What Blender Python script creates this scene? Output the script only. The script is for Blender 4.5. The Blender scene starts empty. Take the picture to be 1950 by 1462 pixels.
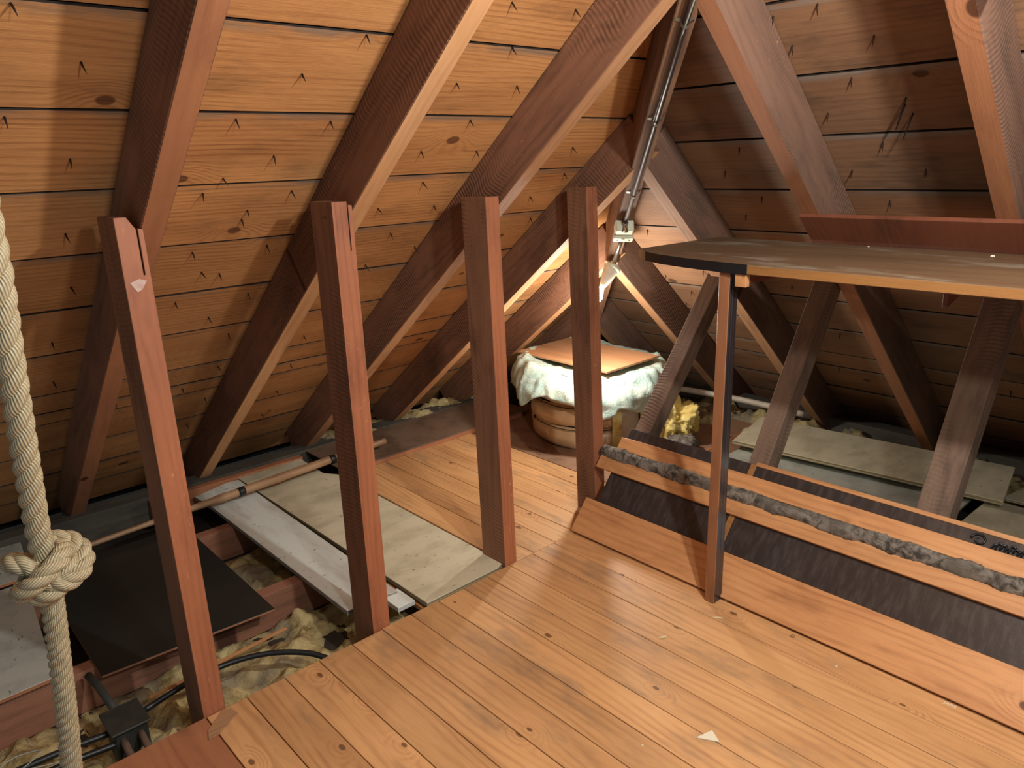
import bpy, bmesh, math, random
from mathutils import Vector, Matrix, noise as mnoise
random.seed(7)
scene = bpy.context.scene
C = scene.collection

# ------------------------------------------------------------------ camera
cam_d = bpy.data.cameras.new('camera'); cam = bpy.data.objects.new('camera', cam_d); C.objects.link(cam)
cam_d.sensor_width = 36.0; cam_d.lens = 36.0 * 1434.88 / 1950.0
cam_d.clip_start = 0.02; cam_d.clip_end = 60
RX = Vector((0.73650886, -0.67563572, -0.03272727))      # image right in world axes
RD = Vector((-0.21581332, -0.18885291, -0.95799749))     # image down
RF = Vector((0.64107668, 0.71263662, -0.28490303))       # view direction
M = Matrix((RX, -RD, -RF)).transposed().to_4x4(); M.translation = Vector((0, 0, 1.5))
cam.matrix_world = M
scene.camera = cam

# ------------------------------------------------------------------ world, lights, exposure
scene.view_settings.view_transform = 'Standard'; scene.view_settings.look = 'None'
scene.view_settings.gamma = 1.0; scene.view_settings.use_curve_mapping = False
scene.view_settings.exposure = 0.68
w = bpy.data.worlds.new('world'); scene.world = w; w.use_nodes = True
w.node_tree.nodes['Background'].inputs[0].default_value = (0.78, 0.95, 1.0, 1)
w.node_tree.nodes['Background'].inputs[1].default_value = 0.14
def point(name, loc, power, col, r):
    l = bpy.data.lights.new(name, 'POINT'); l.energy = power; l.color = col; l.shadow_soft_size = r
    o = bpy.data.objects.new(name, l); C.objects.link(o); o.location = loc; return o
point('attic_bulb_light', (1.22, 0.08, 1.98), 64, (1.0, 0.985, 0.95), 0.035)
point('second_bulb_light', (0.62, -0.35, 1.95), 36, (1.0, 0.985, 0.95), 0.06)
point('corner_bulb_light', (2.57, 2.34, 0.83), 15, (1.0, 0.97, 0.90), 0.035)
point('hatch_daylight', (-0.75, 0.95, 0.05), 3.0, (0.55, 0.75, 1.0), 0.15)

# ------------------------------------------------------------------ materials
def srgb(h):
    h = h.lstrip('#'); v = [int(h[i:i+2], 16) / 255 for i in (0, 2, 4)]
    return tuple(((c / 12.92) if c <= 0.04045 else ((c + 0.055) / 1.055) ** 2.4) for c in v) + (1,)
class NT:
    def __init__(s, name):
        s.m = bpy.data.materials.new(name); s.m.use_nodes = True; s.t = s.m.node_tree
        s.b = s.t.nodes['Principled BSDF']
    def n(s, typ, **kw):
        nd = s.t.nodes.new(typ)
        for k, v in kw.items(): setattr(nd, k, v)
        return nd
    def l(s, a, b): s.t.links.new(a, b)
    def math(s, op, a, b=None, c=None, clamp=False):
        nd = s.n('ShaderNodeMath', operation=op, use_clamp=clamp)
        for i, v in enumerate((a, b, c)):
            if v is None: continue
            if isinstance(v, (int, float)): nd.inputs[i].default_value = v
            else: s.l(v, nd.inputs[i])
        return nd.outputs[0]
    def mix(s, f, a, b, mode='MIX'):
        nd = s.n('ShaderNodeMix', data_type='RGBA', blend_type=mode)
        for i, v in ((0, f), (6, a), (7, b)):
            if isinstance(v, (int, float)): nd.inputs[i].default_value = v
            elif isinstance(v, tuple): nd.inputs[i].default_value = v
            else: s.l(v, nd.inputs[i])
        return nd.outputs[2]
    def coords(s, rnd=True):
        tc = s.n('ShaderNodeTexCoord')
        if not rnd: return tc.outputs['Object']
        oi = s.n('ShaderNodeObjectInfo'); cx = s.n('ShaderNodeCombineXYZ')
        s.l(s.math('MULTIPLY', oi.outputs['Random'], 37.0), cx.inputs[0])
        s.l(s.math('MULTIPLY', oi.outputs['Random'], 11.3), cx.inputs[1])
        s.l(s.math('MULTIPLY', oi.outputs['Random'], 5.7), cx.inputs[2])
        va = s.n('ShaderNodeVectorMath', operation='ADD')
        s.l(tc.outputs['Object'], va.inputs[0]); s.l(cx.outputs[0], va.inputs[1]); s.rnd = oi.outputs['Random']
        return va.outputs[0]
    def scaled(s, vec, sc):
        mp = s.n('ShaderNodeMapping'); mp.inputs['Scale'].default_value = sc; s.l(vec, mp.inputs['Vector']); return mp.outputs[0]
    def noise(s, vec, sc, detail=3.0, rough=0.55, scale=1.0, dist=0.0):
        nd = s.n('ShaderNodeTexNoise'); nd.inputs['Scale'].default_value = scale; nd.inputs['Detail'].default_value = detail
        nd.inputs['Roughness'].default_value = rough; nd.inputs['Distortion'].default_value = dist
        s.l(s.scaled(vec, sc), nd.inputs['Vector']); return nd.outputs['Fac']
    def ramp(s, f, lo, hi):
        nd = s.n('ShaderNodeMapRange'); nd.interpolation_type = 'SMOOTHSTEP'
        nd.inputs['From Min'].default_value = lo; nd.inputs['From Max'].default_value = hi; s.l(f, nd.inputs['Value']); return nd.outputs[0]
    def bump(s, h, dist, strength=0.6):
        nd = s.n('ShaderNodeBump'); nd.inputs['Distance'].default_value = dist; nd.inputs['Strength'].default_value = strength
        s.l(h, nd.inputs['Height']); s.l(nd.outputs[0], s.b.inputs['Normal'])

def wood(name, light, dark, freq=260, knot=0.78, knotcol='#3a1c0e', dirt='#2b2018', dirtamt=0.35, rough=0.62, saw=0.0,
         contrast=0.8, spec=0.35, bump=0.0012, vary=0.25, dustedge=None, flecks=0.0, kscale=(3.6, 5.0), ksize=(0.05, 0.08)):
    N = NT(name); v = N.coords()
    sep = N.n('ShaderNodeSeparateXYZ'); N.l(v, sep.inputs[0])
    y = N.math('ADD', sep.outputs[1], N.math('MULTIPLY', sep.outputs[2], 0.7))
    broad = N.noise(v, (0.9, 5, 5), 2)
    kn = N.n('ShaderNodeTexVoronoi', feature='F1'); kn.inputs['Scale'].default_value = 1.0; kn.voronoi_dimensions = '2D'
    N.l(N.scaled(v, (kscale[0], kscale[1], 1)), kn.inputs['Vector'])
    sc = N.n('ShaderNodeSeparateColor'); N.l(kn.outputs['Color'], sc.inputs[0])
    gate = N.math('GREATER_THAN', sc.outputs[0], knot)
    size = N.math('MULTIPLY_ADD', sc.outputs[1], ksize[1], ksize[0])
    kd = N.math('SUBTRACT', 1.0, N.math('DIVIDE', kn.outputs['Distance'], size))     # >0 inside knot
    kmask = N.math('MULTIPLY', N.ramp(kd, -0.25, 0.15), gate)
    near = N.math('MULTIPLY', N.math('SUBTRACT', 1.0, N.ramp(kn.outputs['Distance'], 0.0, 0.45)), gate)
    ph = N.math('MULTIPLY_ADD', broad, 34.0, N.math('MULTIPLY', y, freq))
    ph = N.math('MULTIPLY_ADD', near, 22.0, ph)
    ring = N.math('MULTIPLY_ADD', N.math('SINE', ph), 0.5, 0.5)
    ring = N.math('MULTIPLY', N.math('POWER', ring, 2.2), N.ramp(N.noise(v, (2.5, 14, 14), 3, 0.6), 0.3, 0.68))
    fib = N.noise(v, (14, 240, 240), 4, 0.7)
    blot = N.noise(v, (1.6, 6, 6), 3, 0.55)
    f = N.math('ADD', N.math('MULTIPLY', ring, 0.42 * contrast), N.math('MULTIPLY', N.math('SUBTRACT', fib, 0.35), 0.75 * contrast))
    f = N.math('ADD', f, N.math('MULTIPLY', N.math('SUBTRACT', blot, 0.42), 1.25), clamp=True)
    col = N.mix(f, srgb(light), srgb(dark))
    col = N.mix(N.math('MULTIPLY', kmask, 0.85), col, srgb(knotcol))
    dn = N.math('MULTIPLY', N.ramp(N.noise(v, (3, 8, 8), 4, 0.65), 0.5, 0.75), dirtamt)
    col = N.mix(dn, col, srgb(dirt))
    hs = N.n('ShaderNodeHueSaturation'); N.l(col, hs.inputs['Color'])
    N.l(N.math('MULTIPLY_ADD', N.rnd, vary, 1.0 - vary / 2), hs.inputs['Value'])
    h = N.math('ADD', N.math('MULTIPLY', ring, 0.5), fib)
    outc = hs.outputs[0]
    if saw > 0:
        sx = N.math('SINE', N.math('MULTIPLY_ADD', sep.outputs[0], 430.0, N.math('MULTIPLY', N.math('ADD', y, broad), 60.0)))
        sx = N.math('MULTIPLY', N.math('MULTIPLY_ADD', sx, 0.5, 0.5), N.ramp(N.noise(v, (2.2, 5, 5), 2), 0.42, 0.62))
        outc = N.mix(N.math('MULTIPLY', sx, saw), outc, srgb(dirt))
        h = N.math('ADD', h, N.math('MULTIPLY', sx, -1.2))
    if flecks:
        fk = N.math('MULTIPLY', N.ramp(N.noise(v, (42, 130, 130), 2, 0.5), 0.66, 0.74), N.ramp(N.noise(v, (3, 9, 9), 2, 0.5), 0.45, 0.62))
        outc = N.mix(N.math('MULTIPLY', fk, flecks), outc, srgb('#e0a880'))
    if dustedge:
        tc = N.n('ShaderNodeTexCoord'); s2 = N.n('ShaderNodeSeparateXYZ'); N.l(tc.outputs['Object'], s2.inputs[0])
        e = N.math('SUBTRACT', 1.0, N.ramp(s2.outputs[1], 0.008, 0.040))
        e = N.math('MULTIPLY', e, N.ramp(N.noise(v, (5, 30, 5), 3, 0.6), 0.30, 0.62))
        outc = N.mix(N.math('MULTIPLY', e, 0.75), outc, srgb(dustedge))
    N.l(outc, N.b.inputs['Base Color'])
    N.b.inputs['Roughness'].default_value = rough; N.b.inputs['Specular IOR Level'].default_value = spec
    N.bump(h, bump, 0.7)
    return N.m

def plain(name, col, rough=0.5, col2=None, sc=8, amt=0.6, metal=0.0, spec=0.5, bump=0.0, spots=None, stretch=(1, 1, 1), det=4, lo=0.4, hi=0.7, trans=0.0):
    N = NT(name); v = N.coords()
    c = srgb(col)
    out = None
    if col2:
        f = N.math('MULTIPLY', N.ramp(N.noise(v, tuple(sc * s for s in stretch), det, 0.6), lo, hi), amt)
        out = N.mix(f, c, srgb(col2))
    if spots:
        f2 = N.ramp(N.noise(v, (70, 25, 70), 2, 0.5), 0.68, 0.74)
        out = N.mix(N.math('MULTIPLY', f2, 0.75), out if out is not None else c, srgb(spots))
    if out is not None: N.l(out, N.b.inputs['Base Color'])
    else: N.b.inputs['Base Color'].default_value = c
    N.b.inputs['Roughness'].default_value = rough; N.b.inputs['Metallic'].default_value = metal
    N.b.inputs['Specular IOR Level'].default_value = spec
    if trans: N.b.inputs['Transmission Weight'].default_value = trans
    if bump: N.bump(N.noise(v, (sc * 3,) * 3, 5, 0.6), bump, 0.8)
    return N.m

M_roofL = wood('roof_board_wood', '#d0955c', '#844c27', freq=330, knotcol='#5e3520', ksize=(0.04, 0.05), knot=0.80, dirt='#4a3524', dirtamt=0.35, rough=0.7, bump=0.0016, dustedge='#7d6f60')
M_roofR = wood('roof_board_wood_red', '#9c7353', '#624433', freq=260, knotcol='#4e3222', ksize=(0.04, 0.05), knot=0.84, dirt='#3c332c', dirtamt=0.45, rough=0.66, contrast=0.6, dustedge='#8d8478')
M_raft = wood('rafter_wood', '#8a6048', '#483126', freq=240, flecks=.3, knot=0.9, dirt='#2c1f1a', dirtamt=0.5, rough=0.72, saw=0.4, contrast=0.7)
M_raftR = wood('rafter_wood_grey', '#82614f', '#4e3a2f', freq=170, flecks=.3, knot=0.92, dirt='#4b4038', dirtamt=0.6, rough=0.72, saw=0.25, contrast=0.6)
M_strut = wood('strut_wood', '#8b705c', '#4e382c', freq=150, knot=0.93, dirt='#332c28', dirtamt=0.6, rough=0.75, saw=0.14)
M_post = wood('post_wood', '#b06e4b', '#764630', freq=300, flecks=.55, knot=0.9, dirt='#4a2018', dirtamt=0.4, rough=0.5, saw=0.0, contrast=0.6, spec=0.5)
M_postside = wood('post_side_wood', '#8f644a', '#56382a', freq=220, knot=0.9, dirt='#3a2820', dirtamt=0.5, rough=0.65, saw=0.25, contrast=0.7)
M_floor = wood('floor_pine', '#dba973', '#a06c44', freq=230, knot=0.80, dirt='#8b745c', dirtamt=0.6, rough=0.5, contrast=0.85, vary=0.20, knotcol='#6a452c', spec=0.4, bump=0.0006, kscale=(5.0, 9.0), ksize=(0.03, 0.05))
M_pine = wood('orange_pine', '#d89d68', '#9a6038', freq=210, knot=0.72, dirt='#6e4426', dirtamt=0.4, rough=0.5, contrast=0.9, knotcol='#4a2c20', bump=0.0006, kscale=(4.5, 7.0), ksize=(.04, .06))
M_red = wood('reddish_timber', '#b87c56', '#865038', freq=160, knot=0.95, dirt='#4c3026', dirtamt=0.5, rough=0.7)
M_joist = wood('joist_wood', '#9c6c54', '#664738', freq=190, knot=0.95, dirt='#3a2c25', dirtamt=0.6, rough=0.8)
M_dusty = wood('dusty_timber', '#5c564c', '#3a3630', freq=120, knot=1.1, dirt='#2b2a26', dirtamt=.6, rough=.9)
M_table = wood('table_top_wood', '#806448', '#584230', freq=60, knot=1.1, dirt='#a8a190', dirtamt=0.85, rough=0.6, contrast=0.5)
M_tabedge = wood('table_edge_wood', '#a1713f', '#75502b', freq=200, knot=1.1, dirt='#5c3a1e', dirtamt=0.4, rough=0.5)
M_mahog = wood('mahogany_panel', '#7e4a35', '#532c20', freq=260, knot=1.1, dirt='#33201a', dirtamt=0.5, rough=0.45, contrast=0.45, bump=0.0003)
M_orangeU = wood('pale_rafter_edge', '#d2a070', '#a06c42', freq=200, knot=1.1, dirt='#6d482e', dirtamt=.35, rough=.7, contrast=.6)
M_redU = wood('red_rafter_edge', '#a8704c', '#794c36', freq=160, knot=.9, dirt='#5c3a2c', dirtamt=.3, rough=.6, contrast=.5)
M_hard = plain('hardboard', '#7a6350', 0.6, '#5b4a3e', 9, 0.8)
M_cream = plain('cream_plywood', '#d8d0b2', 0.55, '#aaa286', 5, 0.6, spots='#6f6650', stretch=(2.0, 1, 1))
M_white = plain('white_painted_board', '#e2eae2', 0.5, '#b5aea4', 4, 0.7, spots='#6b625c', stretch=(.6, 2.5, 1))
M_greyb = plain('grey_white_board', '#bcbfb4', 0.4, '#7d8078', 6, 0.6, spots='#54544e')
M_plyedge = plain('plywood_edge', '#b9ab86', 0.7, '#6d6047', 1, 0.8, stretch=(1, 1, 260), det=0, lo=.45, hi=.55)
M_black = plain('dark_lacquered_panel', '#332d2c', 0.30, '#524b48', 14, 0.5, stretch=(4, 1, 1), spec=0.55, bump=0.0006)
M_dark = plain('dark_sheet', '#1f2423', 0.34, '#2b2c2a', 3, 0.7, spec=0.6)
M_backing = plain('dark_gap', '#120e0c', 0.95)
M_under = plain('ceiling_underlay', '#40382f', 0.9, '#2a241e', 6, 0.7)
M_tape = plain('black_tape', '#1d1e20', 0.35, spec=0.5)
M_metalw = plain('cream_enamel', '#cfd2ba', 0.35, '#8f8f78', 12, 0.45, spec=0.5)
M_steel = plain('bright_steel', '#c8c6c0', 0.25, '#8a8784', 30, 0.5, metal=1.0)
M_dull = plain('dull_conduit', '#453b38', 0.4, '#5a4a44', 20, 0.5, metal=0.5)
M_clip = plain('galvanised_clip', '#c9c8bd', 0.35, metal=0.7)
M_lampw = plain('white_plastic', '#d6c9b4', 0.45, '#b0a28c', 20, 0.4)
M_cable = plain('black_cable', '#1c1f20', 0.4, '#2e3332', 30, 0.5)
M_wire = plain('grey_wire', '#9fa89e', 0.5)
M_iron = plain('dark_iron', '#2b2b26', 0.6, '#3c3b34', 20, 0.7, bump=0.001)
M_rust = plain('dusty_pipe', '#6b5547', 0.7, '#4a4038', 20, 0.7)
M_bamboo = plain('bamboo_cane', '#b08a66', 0.45, '#7c5a3e', 4, 0.8, stretch=(0.6, 6, 6))
M_joint = plain('sooty_board_edge', '#2a1d15', 0.9)
M_nail = plain('rusty_nail', '#2a1d16', 0.6, metal=0.4)
M_card = plain('tank_cover_board', '#c08c62', 0.6, '#9a6a48', 3, 0.5, stretch=(0.5, 4, 1))
M_plaster = plain('white_plaster_piece', '#e6dfc6', 0.7)
M_straw = plain('straw_piece', '#d9cf9e', 0.7)
M_leaf = plain('dry_leaf', '#a07a50', 0.7)
M_offcut = wood('pale_offcut_wood', '#b08763', '#83603f', freq=200, knot=1.1, rough=0.7)

def fluffy(name, a, b, c, sc=14, bump=0.012, sheen=True):
    N = NT(name); v = N.coords()
    f = N.noise(v, (sc, sc, sc), 6, 0.65, dist=0.6)
    g = N.noise(v, (sc * 6, sc * 2, sc * 6), 4, 0.7)
    col = N.mix(N.ramp(f, 0.35, 0.62), srgb(b), srgb(a))
    col = N.mix(N.math('MULTIPLY', N.ramp(N.noise(v, (5, 5, 5), 2), 0.5, 0.66), 0.8), col, srgb(c))
    N.l(col, N.b.inputs['Base Color']); N.b.inputs['Roughness'].default_value = 0.95
    N.b.inputs['Specular IOR Level'].default_value = 0.1
    N.bump(N.math('ADD', f, N.math('MULTIPLY', g, 0.5)), bump, 0.9)
    return N.m
M_glass = fluffy('glass_wool_yellow', '#c9b785', '#8f7d52', '#8a8270')
M_glassB = fluffy('glass_wool_bright', '#ecd88e', '#c9a955', '#d9c38a', 16, 0.01)
M_wool = fluffy('grey_wool', '#8f867a', '#48423b', '#6e665c', 34, 0.008)

def jacket():
    N = NT('tank_jacket_plastic'); v = N.coords(False)
    f = N.noise(v, (3, 3, 3), 3, 0.5); g = N.noise(v, (22, 22, 3), 4, 0.6, dist=1.2)
    col = N.mix(N.ramp(f, 0.35, 0.65), srgb('#d9b78a'), srgb('#b58a5e'))
    col = N.mix(N.math('MULTIPLY', N.ramp(g, 0.58, 0.68), 0.45), col, srgb('#f1e6cf'))
    N.l(col, N.b.inputs['Base Color']); N.b.inputs['Roughness'].default_value = 0.32
    N.b.inputs['Coat Weight'].default_value = 0.4; N.b.inputs['Coat Roughness'].default_value = 0.15
    N.bump(N.math('ADD', f, N.math('MULTIPLY', g, 0.4)), 0.01, 0.6); return N.m
M_jacket = jacket()
def sheet():
    N = NT('pale_plastic_sheet'); v = N.coords(False)
    f = N.noise(v, (6, 6, 6), 5, 0.6, dist=1.5)
    col = N.mix(N.ramp(f, 0.3, 0.7), srgb('#b5d2c8'), srgb('#dce6d4'))
    N.l(col, N.b.inputs['Base Color']); N.b.inputs['Roughness'].default_value = 0.28
    N.b.inputs['Subsurface Weight'].default_value = 0.0
    g2 = N.noise(v, (26, 26, 26), 5, 0.7, dist=2.0); N.bump(N.math('ADD', f, N.math('MULTIPLY', g2, .25)), 0.022, 0.7); return N.m
M_sheet = sheet()
def ropemat():
    N = NT('manila_rope'); tc = N.n('ShaderNodeTexCoord'); uv = tc.outputs['UV']
    f = N.noise(uv, (60, 9, 1), 3, 0.6); 
    s = N.n('ShaderNodeSeparateXYZ'); N.l(uv, s.inputs[0])
    yarn = N.math('MULTIPLY_ADD', N.math('SINE', N.math('MULTIPLY_ADD', s.outputs[0], 1150.0, N.math('MULTIPLY', s.outputs[1], 75.4))), 0.5, 0.5)
    col = N.mix(f, srgb('#d3c7a3'), srgb('#8a7a59'))
    col = N.mix(N.math('MULTIPLY', N.math('SUBTRACT', 1.0, yarn), 0.5), col, srgb('#5d4a32'))
    N.l(col, N.b.inputs['Base Color']); N.b.inputs['Roughness'].default_value = 0.5
    N.bump(N.math('ADD', yarn, N.math('MULTIPLY', f, 0.6)), 0.0012, 0.8); return N.m
M_rope = ropemat()
def bulbmat():
    N = NT('glowing_bulb_glass'); N.b.inputs['Base Color'].default_value = (1, .95, .85, 1)
    N.b.inputs['Emission Color'].default_value = (1, .86, .62, 1); N.b.inputs['Emission Strength'].default_value = 12; return N.m
M_bulb = bulbmat()

# ------------------------------------------------------------------ geometry helpers
def tag(o, label=None, cat=None, group=None, kind=None):
    if label: o['label'] = label
    if cat: o['category'] = cat
    if group: o['group'] = group
    if kind: o['kind'] = kind
    return o
def link(name, me, m=None, parent=None, mw=None):
    o = bpy.data.objects.new(name, me); C.objects.link(o)
    if m is not None:
        if len(me.materials) == 0:
            for x in (m if isinstance(m, (list, tuple)) else [m]): me.materials.append(x)
    if mw is not None: o.matrix_world = mw
    if parent is not None:
        o.parent = parent
        o.matrix_parent_inverse = parent.matrix_world.inverted()
    return o
def empty(name, loc, mw=None):
    o = bpy.data.objects.new(name, None); C.objects.link(o); o.empty_display_size = .05
    o.matrix_world = mw if mw is not None else Matrix.Translation(Vector(loc)); return o
def frame(origin, xd, zd):
    x = Vector(xd).normalized(); z = Vector(zd); z = (z - x * z.dot(x)).normalized(); y = z.cross(x)
    m = Matrix((x, y, z)).transposed().to_4x4(); m.translation = Vector(origin); return m
def finish(bm, name, smooth=False):
    bmesh.ops.recalc_face_normals(bm, faces=bm.faces[:])
    me = bpy.data.meshes.new(name); bm.to_mesh(me); bm.free()
    if smooth:
        for p in me.polygons: p.use_smooth = True
    return me
def prism_mesh(name, poly, z0, z1, bev=0.0015, axis='z', edge_mat=False):
    """polygon in local XY (or XZ when axis='y') extruded along the third axis"""
    bm = bmesh.new()
    f = (lambda a, b, c: (a, b, c)) if axis == 'z' else (lambda a, b, c: (a, c, b))
    lo = [bm.verts.new(f(x, y, z0)) for x, y in poly]; hi = [bm.verts.new(f(x, y, z1)) for x, y in poly]
    bm.faces.new(lo); bm.faces.new(hi); n = len(poly)
    for i in range(n):
        q = bm.faces.new((lo[i], lo[(i+1) % n], hi[(i+1) % n], hi[i]))
        if edge_mat: q.material_index = 1
    bmesh.ops.recalc_face_normals(bm, faces=bm.faces[:])
    if bev: bmesh.ops.bevel(bm, geom=bm.edges[:], offset=bev, segments=1, affect='EDGES', clamp_overlap=True)
    return finish(bm, name)
def rect(x0, x1, y0, y1): return [(x0, y0), (x1, y0), (x1, y1), (x0, y1)]
def box(name, mw, x, y, z, m, parent=None, bev=0.0015):
    return link(name, prism_mesh(name, rect(x[0], x[1], y[0], y[1]), z[0], z[1], bev), m, parent, mw)
def wob(bm_me, amp, fr=3.0, seed=0.0):
    for v in bm_me.vertices:
        v.co += amp * Vector(mnoise.noise_vector(v.co * fr + Vector((seed, seed*2, 0))))
def tube_mesh(name, pts, rad, n=10, closed=False, caps=True, uv=False):
    bm = bmesh.new(); pts = [Vector(p) for p in pts]; N = len(pts)
    rr = rad if isinstance(rad, (list, tuple)) else [rad] * N
    rings = []; prev = None
    for i, p in enumerate(pts):
        a = pts[(i-1) % N] if (closed or i > 0) else pts[i]; b = pts[(i+1) % N] if (closed or i < N-1) else pts[i]
        t = (b - a).normalized()
        if prev is None:
            up = Vector((0, 0, 1)) if abs(t.z) < .9 else Vector((1, 0, 0)); u = t.cross(up).normalized()
        else:
            u = (prev - t * prev.dot(t)).normalized()
        prev = u; v = t.cross(u)
        rings.append([bm.verts.new(p + rr[i] * (math.cos(2*math.pi*k/n) * u + math.sin(2*math.pi*k/n) * v)) for k in range(n)])
    uvl = bm.loops.layers.uv.new('uv') if uv else None; L = 0; ls = [0]
    for i in range(1, N): L += (pts[i] - pts[i-1]).length; ls.append(L)
    for i in range(N if closed else N-1):
        A = rings[i]; B = rings[(i+1) % N]; l0 = ls[i]; l1 = ls[i+1] if i+1 < N else L + .01
        for k in range(n):
            f = bm.faces.new((A[k], A[(k+1) % n], B[(k+1) % n], B[k]))
            if uv:
                for lp, q in zip(f.loops, ((l0, k/n), (l0, (k+1)/n), (l1, (k+1)/n), (l1, k/n))): lp[uvl].uv = q
    if caps and not closed: bm.faces.new(rings[0][::-1]); bm.faces.new(rings[-1])
    return finish(bm, name, True)
def tube(name, pts, rad, m, parent=None, n=10, closed=False):
    base = Vector(pts[0]); me = tube_mesh(name, [Vector(p) - base for p in pts], rad, n, closed)
    return link(name, me, m, parent, Matrix.Translation(base))
def smooth_path(pts, k=8):
    P = [Vector(p) for p in pts]; P = [2*P[0]-P[1]] + P + [2*P[-1]-P[-2]]; out = []
    for i in range(1, len(P)-2):
        for j in range(k):
            t = j / k; a, b, c, d = P[i-1], P[i], P[i+1], P[i+2]
            out.append(.5*((2*b)+(-a+c)*t+(2*a-5*b+4*c-d)*t*t+(-a+3*b-3*c+d)*t**3))
    out.append(P[-2]); return out
def lathe_mesh(name, prof, n=24):
    bm = bmesh.new(); rings = [[bm.verts.new((r*math.cos(2*math.pi*k/n), r*math.sin(2*math.pi*k/n), z)) for k in range(n)] for r, z in prof]
    for A, B in zip(rings, rings[1:]):
        for k in range(n): bm.faces.new((A[k], A[(k+1) % n], B[(k+1) % n], B[k]))
    bm.faces.new(rings[0][::-1]); bm.faces.new(rings[-1])
    return finish(bm, name, True)

# ------------------------------------------------------------------ roof slopes
TL, TR = 0.795, 0.88                      # pitches: left slope z = cL - TL*y, right slope z = cR - TR*x
BL, BR, UL, UR = 3.155, 3.773, 2.935, 3.533   # board plane and rafter underside plane offsets
aL, aR = math.atan(TL), math.atan(TR)
nL = Vector((0, math.sin(aL), math.cos(aL))); nR = Vector((math.sin(aR), 0, math.cos(aR)))
hip_x = lambda y: (TL * y + BR - BL) / TR          # hip line in plan (board planes)
hip_y = lambda x: (TR * x - (BR - BL)) / TL

NL = [(0.477,1.806),(0.478,2.036),(0.487,2.266),(0.968,1.806),(0.84,1.93),(1.106,1.933),(0.982,2.04),(0.86,2.109),(0.818,2.158),(1.086,2.166),(0.97,2.23),(0.964,2.265),(0.846,2.384),(1.088,2.386),(0.899,2.479),(0.962,2.495),(1.094,1.701),(1.473,1.587),(1.71,1.582),(1.571,1.698),(1.453,1.81),(1.688,1.808),(1.593,1.925),(1.476,2.035),(1.709,2.04),(1.567,2.161),(1.447,2.264),(1.689,2.27),(1.573,2.39),(1.74,2.48),(2.175,2.033),(2.255,2.155),(2.167,2.263),(1.098,2.843),(0.846,2.611),(1.1,2.616),(0.987,2.72),(1.121,3.065),(1.001,3.176),(1.129,3.3),(1.463,2.956),(1.49,3.173),(1.503,3.393),(1.508,3.611),(0.519,2.475),(0.487,2.719),(0.506,2.946),(1.101,3.51),(0.739,3.174),(2.285,2.386),(0.352,1.704),(0.346,1.93),(1.552,2.55),(2.861,2.877)]
NR = [(2.162,1.231),(2.151,1.095),(2.246,1.212),(2.249,0.976),(2.355,1.076),(2.458,1.189),(2.563,1.053),(2.663,1.186),(2.663,0.951),(2.784,1.099),(2.563,1.564),(2.66,1.679),(2.776,1.583),(2.864,1.7),(3.274,2.399),(3.377,2.303),(3.474,2.403),(3.26,1.681),(2.973,2.29),(3.082,2.422),(3.552,1.568),(3.842,1.685),(3.216,2.129),(3.791,0.887)]
nail_me = tube_mesh('nail', [(0, 0, .004), (0, 0, -.012), (0.002, 0, -.030)], [.0026, .0024, .0006], 6)
nail_me.materials.append(M_nail)
long_nail = tube_mesh('nail', [(0, 0, .004), (0, 0, -.03), (0.004, 0, -.075)], [.0026, .0024, .0018], 6)
long_nail.materials.append(M_nail)

wallL = link('wall_left', prism_mesh('wall_left', [(-1.25, 0), (hip_x(0), 0), (hip_x(4.2), 4.2/math.cos(aL)), (-1.25, 4.2/math.cos(aL))], 0.024, 0.034, 0),
             M_backing, None, frame((0, 0, BL), (1, 0, 0), nL)); tag(wallL, kind='structure')
zs = [2.86, 2.685, 2.51, 2.335, 2.16, 1.985, 1.808, 1.636, 1.463, 1.288, 1.112, 0.94, 0.753, 0.655, 0.59, 0.413, 0.241, 0.09, -0.08]
for i, (zt, zb) in enumerate(zip(zs, zs[1:])):
    yb, yt = (BL - zb) / TL, (BL - zt) / TL; sl = (zt - zb) / math.sin(aL)
    pr_ = random.uniform(-.0015, .0015)
    me = prism_mesh('plank', [(-1.2, 0.0042), (hip_x(yt) - .004, 0.0042), (hip_x(yb) - .004, sl - .0042), (-1.2, sl - .0042)], pr_, 0.022 + pr_, 0, edge_mat=True)
    pk = link('plank', me, [M_roofL, M_joint], wallL, frame((0, yt, zt), (1, 0, 0), nL))
    for x, y in NL:
        if yt <= y < yb:
            r = Matrix.Rotation(random.uniform(0, 6.28), 4, 'Z') @ Matrix.Rotation(random.uniform(-.25, .25), 4, 'X')
            link('nail', nail_me, None, pk, frame((x, y, BL - TL * y), (1, 0, 0), nL) @ r)

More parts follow.
